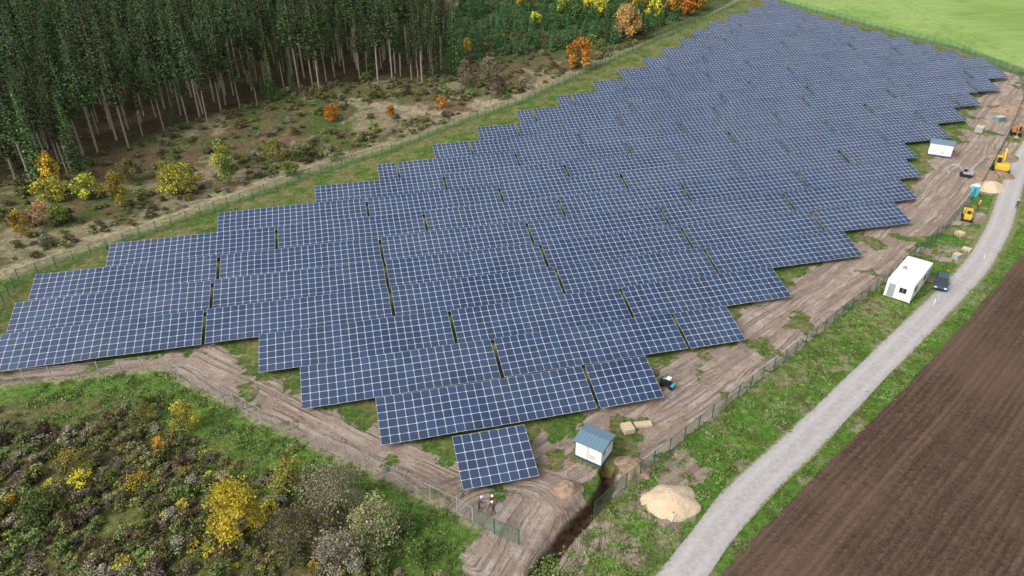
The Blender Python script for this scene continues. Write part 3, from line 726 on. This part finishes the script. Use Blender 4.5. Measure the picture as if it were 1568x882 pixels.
def excavator(x,y,rz,s=1.0,paint=YELM,name='excavator'):
    e=empty(name,(x,y,gz(x,y)),rz);e.scale=(s,s,s)
    B=MB()
    for sy in (-1,1):
        prof=[(-1.9,.15),(-1.6,0),(1.6,0),(1.9,.15),(2.0,.45),(1.7,.8),(-1.7,.8),(-2.0,.45)]
        B.prism(prof,sy*1.15-.28,sy*1.15+.28,1)
        for k in range(9): B.box((-1.6+k*.4,sy*1.15,.82),(.2,.6,.05),1)
    B.box((0,0,.6),(1.6,1.9,.35),1)
    B.obj('tracks',[paint,BLACK],parent=e)
    B=MB();B.box((-.5,0,1.35),(3.1,2.4,.9),0);B.box((-1.6,0,1.9),(1.0,2.3,.45),0,top=(.8,.9));B.obj('upper_body',[paint],parent=e,bevel=.08)
    B=MB();B.box((.5,.7,2.2),(1.4,.95,1.4),0,top=(.85,.9));B.obj('cab_glass',[GLASS],parent=e,bevel=.04)
    B=MB();B.box((.5,.7,2.93),(1.35,.95,.08),0)
    for a in (-1,1):
        for c in (-1,1): B.tube((.5+a*.68,.7+c*.46,1.6),(.5+a*.6,.7+c*.42,2.9),.05,.05,0,4)
    B.obj('cab_frame',[paint],parent=e)
    B=MB();B.box((2.2,-.2,2.75),(3.0,.32,.45),0,ry=R(-42));B.box((4.3,-.2,3.35),(2.2,.3,.4),0,ry=R(18));B.box((5.5,-.2,2.1),(.3,.26,2.4),0,ry=R(-8))
    B.tube((1.2,-.2,1.6),(2.9,-.2,3.1),.09,.06,1,8);B.tube((3.6,-.2,3.85),(5.2,-.2,3.3),.07,.05,1,8)
    B.obj('boom',[paint,SILV],parent=e,bevel=.03)
    B=MB();B.prism([(5.2,.9),(6.0,1.0),(6.1,.4),(5.7,.05),(5.1,.0),(4.9,.4)],-.75,.35,0);B.obj('bucket',[GREYM],parent=e,bevel=.03)
excavator(98,130.5,R(60),1.0)
excavator(90.0,128.5,R(150),.55,GREYM,'mini_excavator')
excavator(113,150,R(-120),.7,ORGM)
def dumper(x,y,rz,paint=YELM,name='site_dumper'):
    e=empty(name,(x,y,gz(x,y)),rz)
    B=MB();B.box((0,0,.65),(2.9,1.1,.3),0);B.box((-1.0,0,1.05),(1.0,1.2,.6),0);B.obj('chassis',[paint],parent=e,bevel=.04)
    B=MB();B.prism([(.1,.85),(1.2,.8),(1.9,1.5),(1.7,1.55),(-.1,1.5)],-.75,.75,0);B.obj('skip',[paint],parent=e,bevel=.04)
    B=MB()
    for a in (-1,1):
        for c in (-1,1): B.tube((a*.95,c*.5,.4),(a*.95,c*.85,.4),.42,.42,0,14)
        B.tube((-.5,a*.55,1.1),(-.5,a*.55,2.4),.035,.035,0,5)
    B.tube((-.5,-.55,2.4),(-.5,.55,2.4),.035,.035,0,5);B.box((-.55,0,1.3),(.45,.5,.2),0);B.box((-.78,0,1.6),(.1,.5,.5),0,)
    B.obj('wheels_and_seat',[BLACK],parent=e)
dumper(79.6,109.6,R(60))
def utility(x,y,rz,s):
    e=empty('utility_vehicle',(x,y,gz(x,y)),rz);e.scale=(s,s,s)
    B=MB();B.box((0,0,.6),(2.4,1.2,.35),1);B.box((.95,0,.85),(.6,1.15,.35),0,top=(.6,.9));B.obj('body',[TEAL,BLACK],parent=e,bevel=.05)
    B=MB();B.box((-.8,0,1.0),(.95,1.2,.5),1);B.box((-.8,.2,1.28),(.5,.5,.12),0);B.obj('cargo_box',[TEAL,BLACK],parent=e,bevel=.03)
    B=MB()
    for a in (-1,1):
        for c in (-1,1): B.tube((a*.8,c*.4,.33),(a*.8,c*.68,.33),.33,.33,0,14)
        B.tube((.65,a*.5,.95),(.4,a*.48,1.8),.03,.03,0,5);B.tube((-.3,a*.5,.8),(-.3,a*.48,1.8),.03,.03,0,5)
    B.box((.05,0,1.83),(.7,1.0,.05),1);B.box((0,0,.95),(.5,1.0,.2),0)
    B.obj('wheels_frame',[BLACK,WHITE],parent=e)
utility(18.2,63.4,R(-40),.7)
def toilet(x,y,rz,mt):
    e=empty('portable_toilet',(x,y,gz(x,y)),rz)
    B=MB();B.box((0,0,1.1),(1.15,1.15,2.1),0);B.obj('cabin',[mt],parent=e,bevel=.05)
    B=MB();B.box((0,0,2.22),(1.2,1.2,.16),0,top=(.7,.7));B.box((0,-.6,1.1),(.75,.05,1.85),0);B.box((.28,-.63,1.1),(.06,.04,.2),0);B.obj('roof_and_door',[WHITE],parent=e,bevel=.03)
toilet(86.3,119.2,R(45),TEAL)
def pallet(x,y,rz,w,l,n):
    B=MB()
    for k in range(n):
        for i in range(7): B.box((-w/2+w*(i+.5)/7,0,.14+k*.16),(w/7*.8,l,.025),0)
        for j in (-1,0,1): B.box((0,j*l*.42,.06+k*.16),(w,.1,.12),0)
    B.obj('timber_pallet',[WOOD],(x,y,gz(x,y)),rz)
pallet(12.4,55.9,R(15),1.2,1.3,4);pallet(14.2,56.7,R(8),1.9,.8,2)
pallet(73,98,R(40),1.2,1.2,3);pallet(75,103.5,R(20),1.2,1.2,4)
def crate(name,x,y,rz,d,mt):
    B=MB();B.box((0,0,d[2]/2+.1),d,0)
    for i in range(5): B.box((-d[0]/2+d[0]*(i+.5)/5,0,d[2]+.12),(d[0]*.15,d[1]*1.02,.03),1)
    B.box((0,0,.05),(d[0],d[1],.1),1)
    B.obj(name,[mt,WOOD],(x,y,gz(x,y)),rz,bevel=.02)
crate('material_crate',70,95.5,R(30),(1.2,.9,.7),GREYM)
crate('material_crate',106,152,R(50),(2.4,1.6,1.0),GREYM);crate('material_crate',114,158,R(20),(2.4,1.6,1.0),BLUEG)
def earth(name,c1,c2):
    m,nt,b=newmat(name)
    geo=nt.nodes.new('ShaderNodeNewGeometry').outputs['Position']
    a1=noise(nt,geo,1.4,8,.7);a2=noise(nt,geo,9,5)
    nt.links.new(mixc(nt,ramp(nt,a1,.35,.65),c1,c2),b.inputs['Base Color']);b.inputs['Roughness'].default_value=.95
    bp=nt.nodes.new('ShaderNodeBump');bp.inputs['Strength'].default_value=.6;bp.inputs['Distance'].default_value=.2
    nt.links.new(math_(nt,'ADD',a1,math_(nt,'MULTIPLY',a2,.5)),bp.inputs['Height']);nt.links.new(bp.outputs[0],b.inputs['Normal']);return m
SAND=earth('sand',(.55,.41,.27),(.68,.53,.37));SOIL=earth('excavated_soil',(.20,.13,.085),(.36,.26,.175))
def pile(name,x,y,rx,ry,h,mt,seed,rz=0,k=1.0,nz=.35):
    vs=[];fs=[];N=64;M=22
    A=[];Rr=[]
    for j in range(M+1):
        for i in range(N): A.append(2*math.pi*i/N);Rr.append(j/M)
    A=np.array(A);Rr=np.array(Rr)
    wob=1+k*(vn(np.cos(A)*3+seed*7,np.sin(A)*3,1.6,seed)-.5)*.6
    xx=np.cos(A)*rx*Rr*wob;yy=np.sin(A)*ry*Rr*wob
    prof=np.clip(1-Rr**1.5,0,1)
    n_=(fbm(xx+seed*11,yy,1.3,seed,4)-.5)
    zz=h*prof*(1+n_*nz*2)+n_*nz*.5*np.clip((1-Rr)*4,0,1)-.25*(Rr>.97)
    zz=zz+gzn(x+xx,y+yy)-gz(x,y)
    vs=np.stack([xx,yy,zz],1).tolist()
    for j in range(M):
        for i in range(N): fs.append((j*N+i,j*N+(i+1)%N,(j+1)*N+(i+1)%N,(j+1)*N+i)[::-1])
    B=MB();B.add(vs,fs);B.obj(name,[mt],(x,y,gz(x,y)),rz,smooth=True)
pile('sand_pile',15.2,46.0,2.75,2.3,1.1,SAND,1,k=.5,nz=.12)
pile('sand_pile',91.5,122.8,3.2,2.4,1.3,SAND,2,nz=.2)
pile('soil_pile',5.4,47.6,1.7,1.3,.7,SOIL,3,nz=.5);pile('soil_pile',12.3,50.3,2.1,1.7,.8,SOIL,4,nz=.5)
pile('soil_pile',95,128,4,2.6,1.3,SOIL,6);pile('soil_pile',103,137,3,2.4,1.2,SOIL,7);pile('soil_pile',122,165,5,3,1.6,SOIL,8)
# ---------------------------------------------------------------- people
def person(x,y,rz,jacket,lean=.0,arm=.6):
    e=empty('construction_worker',(x,y,gz(x,y)+.02),rz)
    m,nt,b=newmat('workwear')
    tc=nt.nodes.new('ShaderNodeTexCoord').outputs['Object'];sx=nt.nodes.new('ShaderNodeSeparateXYZ');nt.links.new(tc,sx.inputs[0])
    g=math_(nt,'GREATER_THAN',sx.outputs[2],.92);h=math_(nt,'GREATER_THAN',sx.outputs[2],1.5);bt=math_(nt,'LESS_THAN',sx.outputs[2],.12)
    c=mixc(nt,g,(.03,.04,.07),jacket);c=mixc(nt,h,c,(.45,.28,.20));c=mixc(nt,bt,c,(.02,.015,.01))
    nt.links.new(c,b.inputs['Base Color']);b.inputs['Roughness'].default_value=.85
    V=[];E=[];Rr=[]
    def v(p,r): V.append(p);Rr.append(r);return len(V)-1
    def ln(a,b_): E.append((a,b_))
    f=lean
    pel=v((0,0,.95),.15);sp_=v((f*.3,0,1.15),.14);ch=v((f*.7,0,1.36),.16);nk=v((f,0,1.5),.06);hd=v((f*1.15,0,1.62),.095);ht=v((f*1.2,0,1.70),.09)
    ln(pel,sp_);ln(sp_,ch);ln(ch,nk);ln(nk,hd);ln(hd,ht)
    for s in (-1,1):
        hp=v((0,s*.1,.88),.1);kn=v((.06*s+.04,s*.12,.48),.065);an=v((.14*s-.02,s*.13,.1),.045);to=v((.14*s+.17,s*.14,.05),.04)
        ln(pel,hp);ln(hp,kn);ln(kn,an);ln(an,to)
        sh=v((f*.75,s*.2,1.42),.065);el=v((f*.6+.1*arm,s*.27,1.14),.045);wr=v((f*.6+.1+.28*arm,s*.2,1.0+.08*arm),.03);pa=v((f*.6+.17+.28*arm,s*.19,1.0+.08*arm),.032)
        ln(ch,sh);ln(sh,el);ln(el,wr);ln(wr,pa)
        for k in range(4):
            q=v((f*.6+.25+.28*arm+(.01 if k in(1,2) else 0),s*.19+(k-1.5)*.02,.985+.08*arm),.009);ln(pa,q)
        q=v((f*.6+.2+.28*arm,s*.19-s*.045,1.0+.08*arm),.01);ln(pa,q)
    me=bpy.data.meshes.new('body');me.from_pydata(V,E,[]);me.materials.append(m)
    o=bpy.data.objects.new('body',me);COL.objects.link(o);o.parent=e
    md=o.modifiers.new('skin','SKIN');sv=me.skin_vertices[0] if len(me.skin_vertices) else None
    if sv is None:
        bpy.context.view_layer.objects.active=o;o.select_set(True)
        bpy.ops.mesh.customdata_skin_add();sv=me.skin_vertices[0]
    for i,r in enumerate(Rr): sv.data[i].radius=(r,r)
    sv.data[0].use_root=True
    ss=o.modifiers.new('sub','SUBSURF');ss.levels=1;ss.render_levels=1
    B=MB();hx=f*1.2
    B.tube((hx,0,1.68),(hx,0,1.76),.125,.11,0,12);B.tube((hx,0,1.76),(hx,0,1.82),.11,.05,0,12);B.box((hx+.1,0,1.68),(.12,.16,.02),0)
    B.obj('hard_hat',[WHITE],parent=e,bevel=.005)
person(-3.1,44.9,R(20),(.06,.07,.10),.25,1.0);person(-1.7,44.4,R(170),(.10,.09,.08),.1,.8);person(-1.9,45.5,R(-80),(.30,.12,.04),.3,1)
person(90.9,113.8,R(60),(.05,.06,.08),.02,.3);person(83.8,113.6,R(10),(.55,.2,.03),.1,.8)
def marker(x,y,h=1.2):
    B=MB();B.tube((0,0,-.2),(0,0,h),.05,.05,0,8);B.tube((0,0,h),(0,0,h+.12),.06,.03,1,8);B.obj('marker_post',[WHITE,BLACK],(x,y,gz(x,y)))
for p in [(14.7,43.6),(59,81.5),(74,95)]: marker(*p)
# ---------------------------------------------------------------- light / camera
w=bpy.data.worlds.new("World");sc.world=w;w.use_nodes=True;nt=w.node_tree
bg=nt.nodes['Background'];sky=nt.nodes.new('ShaderNodeTexSky');sky.sky_type='NISHITA';sky.sun_disc=False
sky.sun_elevation=R(42);sky.sun_rotation=R(235);sky.dust_density=4;sky.air_density=1.2;sky.ozone_density=1
hs=nt.nodes.new('ShaderNodeHueSaturation');hs.inputs['Saturation'].default_value=.38;hs.inputs['Value'].default_value=1.38
nt.links.new(sky.outputs[0],hs.inputs['Color']);nt.links.new(hs.outputs[0],bg.inputs[0]);bg.inputs[1].default_value=.15
sd=bpy.data.lights.new('sun','SUN');sd.energy=1.5;sd.angle=R(25);sd.color=(1,.98,.94)
so=bpy.data.objects.new('sun',sd);COL.objects.link(so)
az=R(235);d=Vector((math.sin(az)*math.cos(R(42)),math.cos(az)*math.cos(R(42)),math.sin(R(42))))
so.rotation_euler=d.to_track_quat('Z','Y').to_euler()
cd=bpy.data.cameras.new("camera");cam=bpy.data.objects.new("camera",cd);COL.objects.link(cam);sc.camera=cam
cd.lens=24;cd.sensor_width=36;cd.clip_end=6000;cd.clip_start=.5
cam.location=(0,0,50);cam.rotation_euler=(R(60),0,0)
sc.view_settings.view_transform='Standard';sc.view_settings.look='None';sc.view_settings.exposure=0
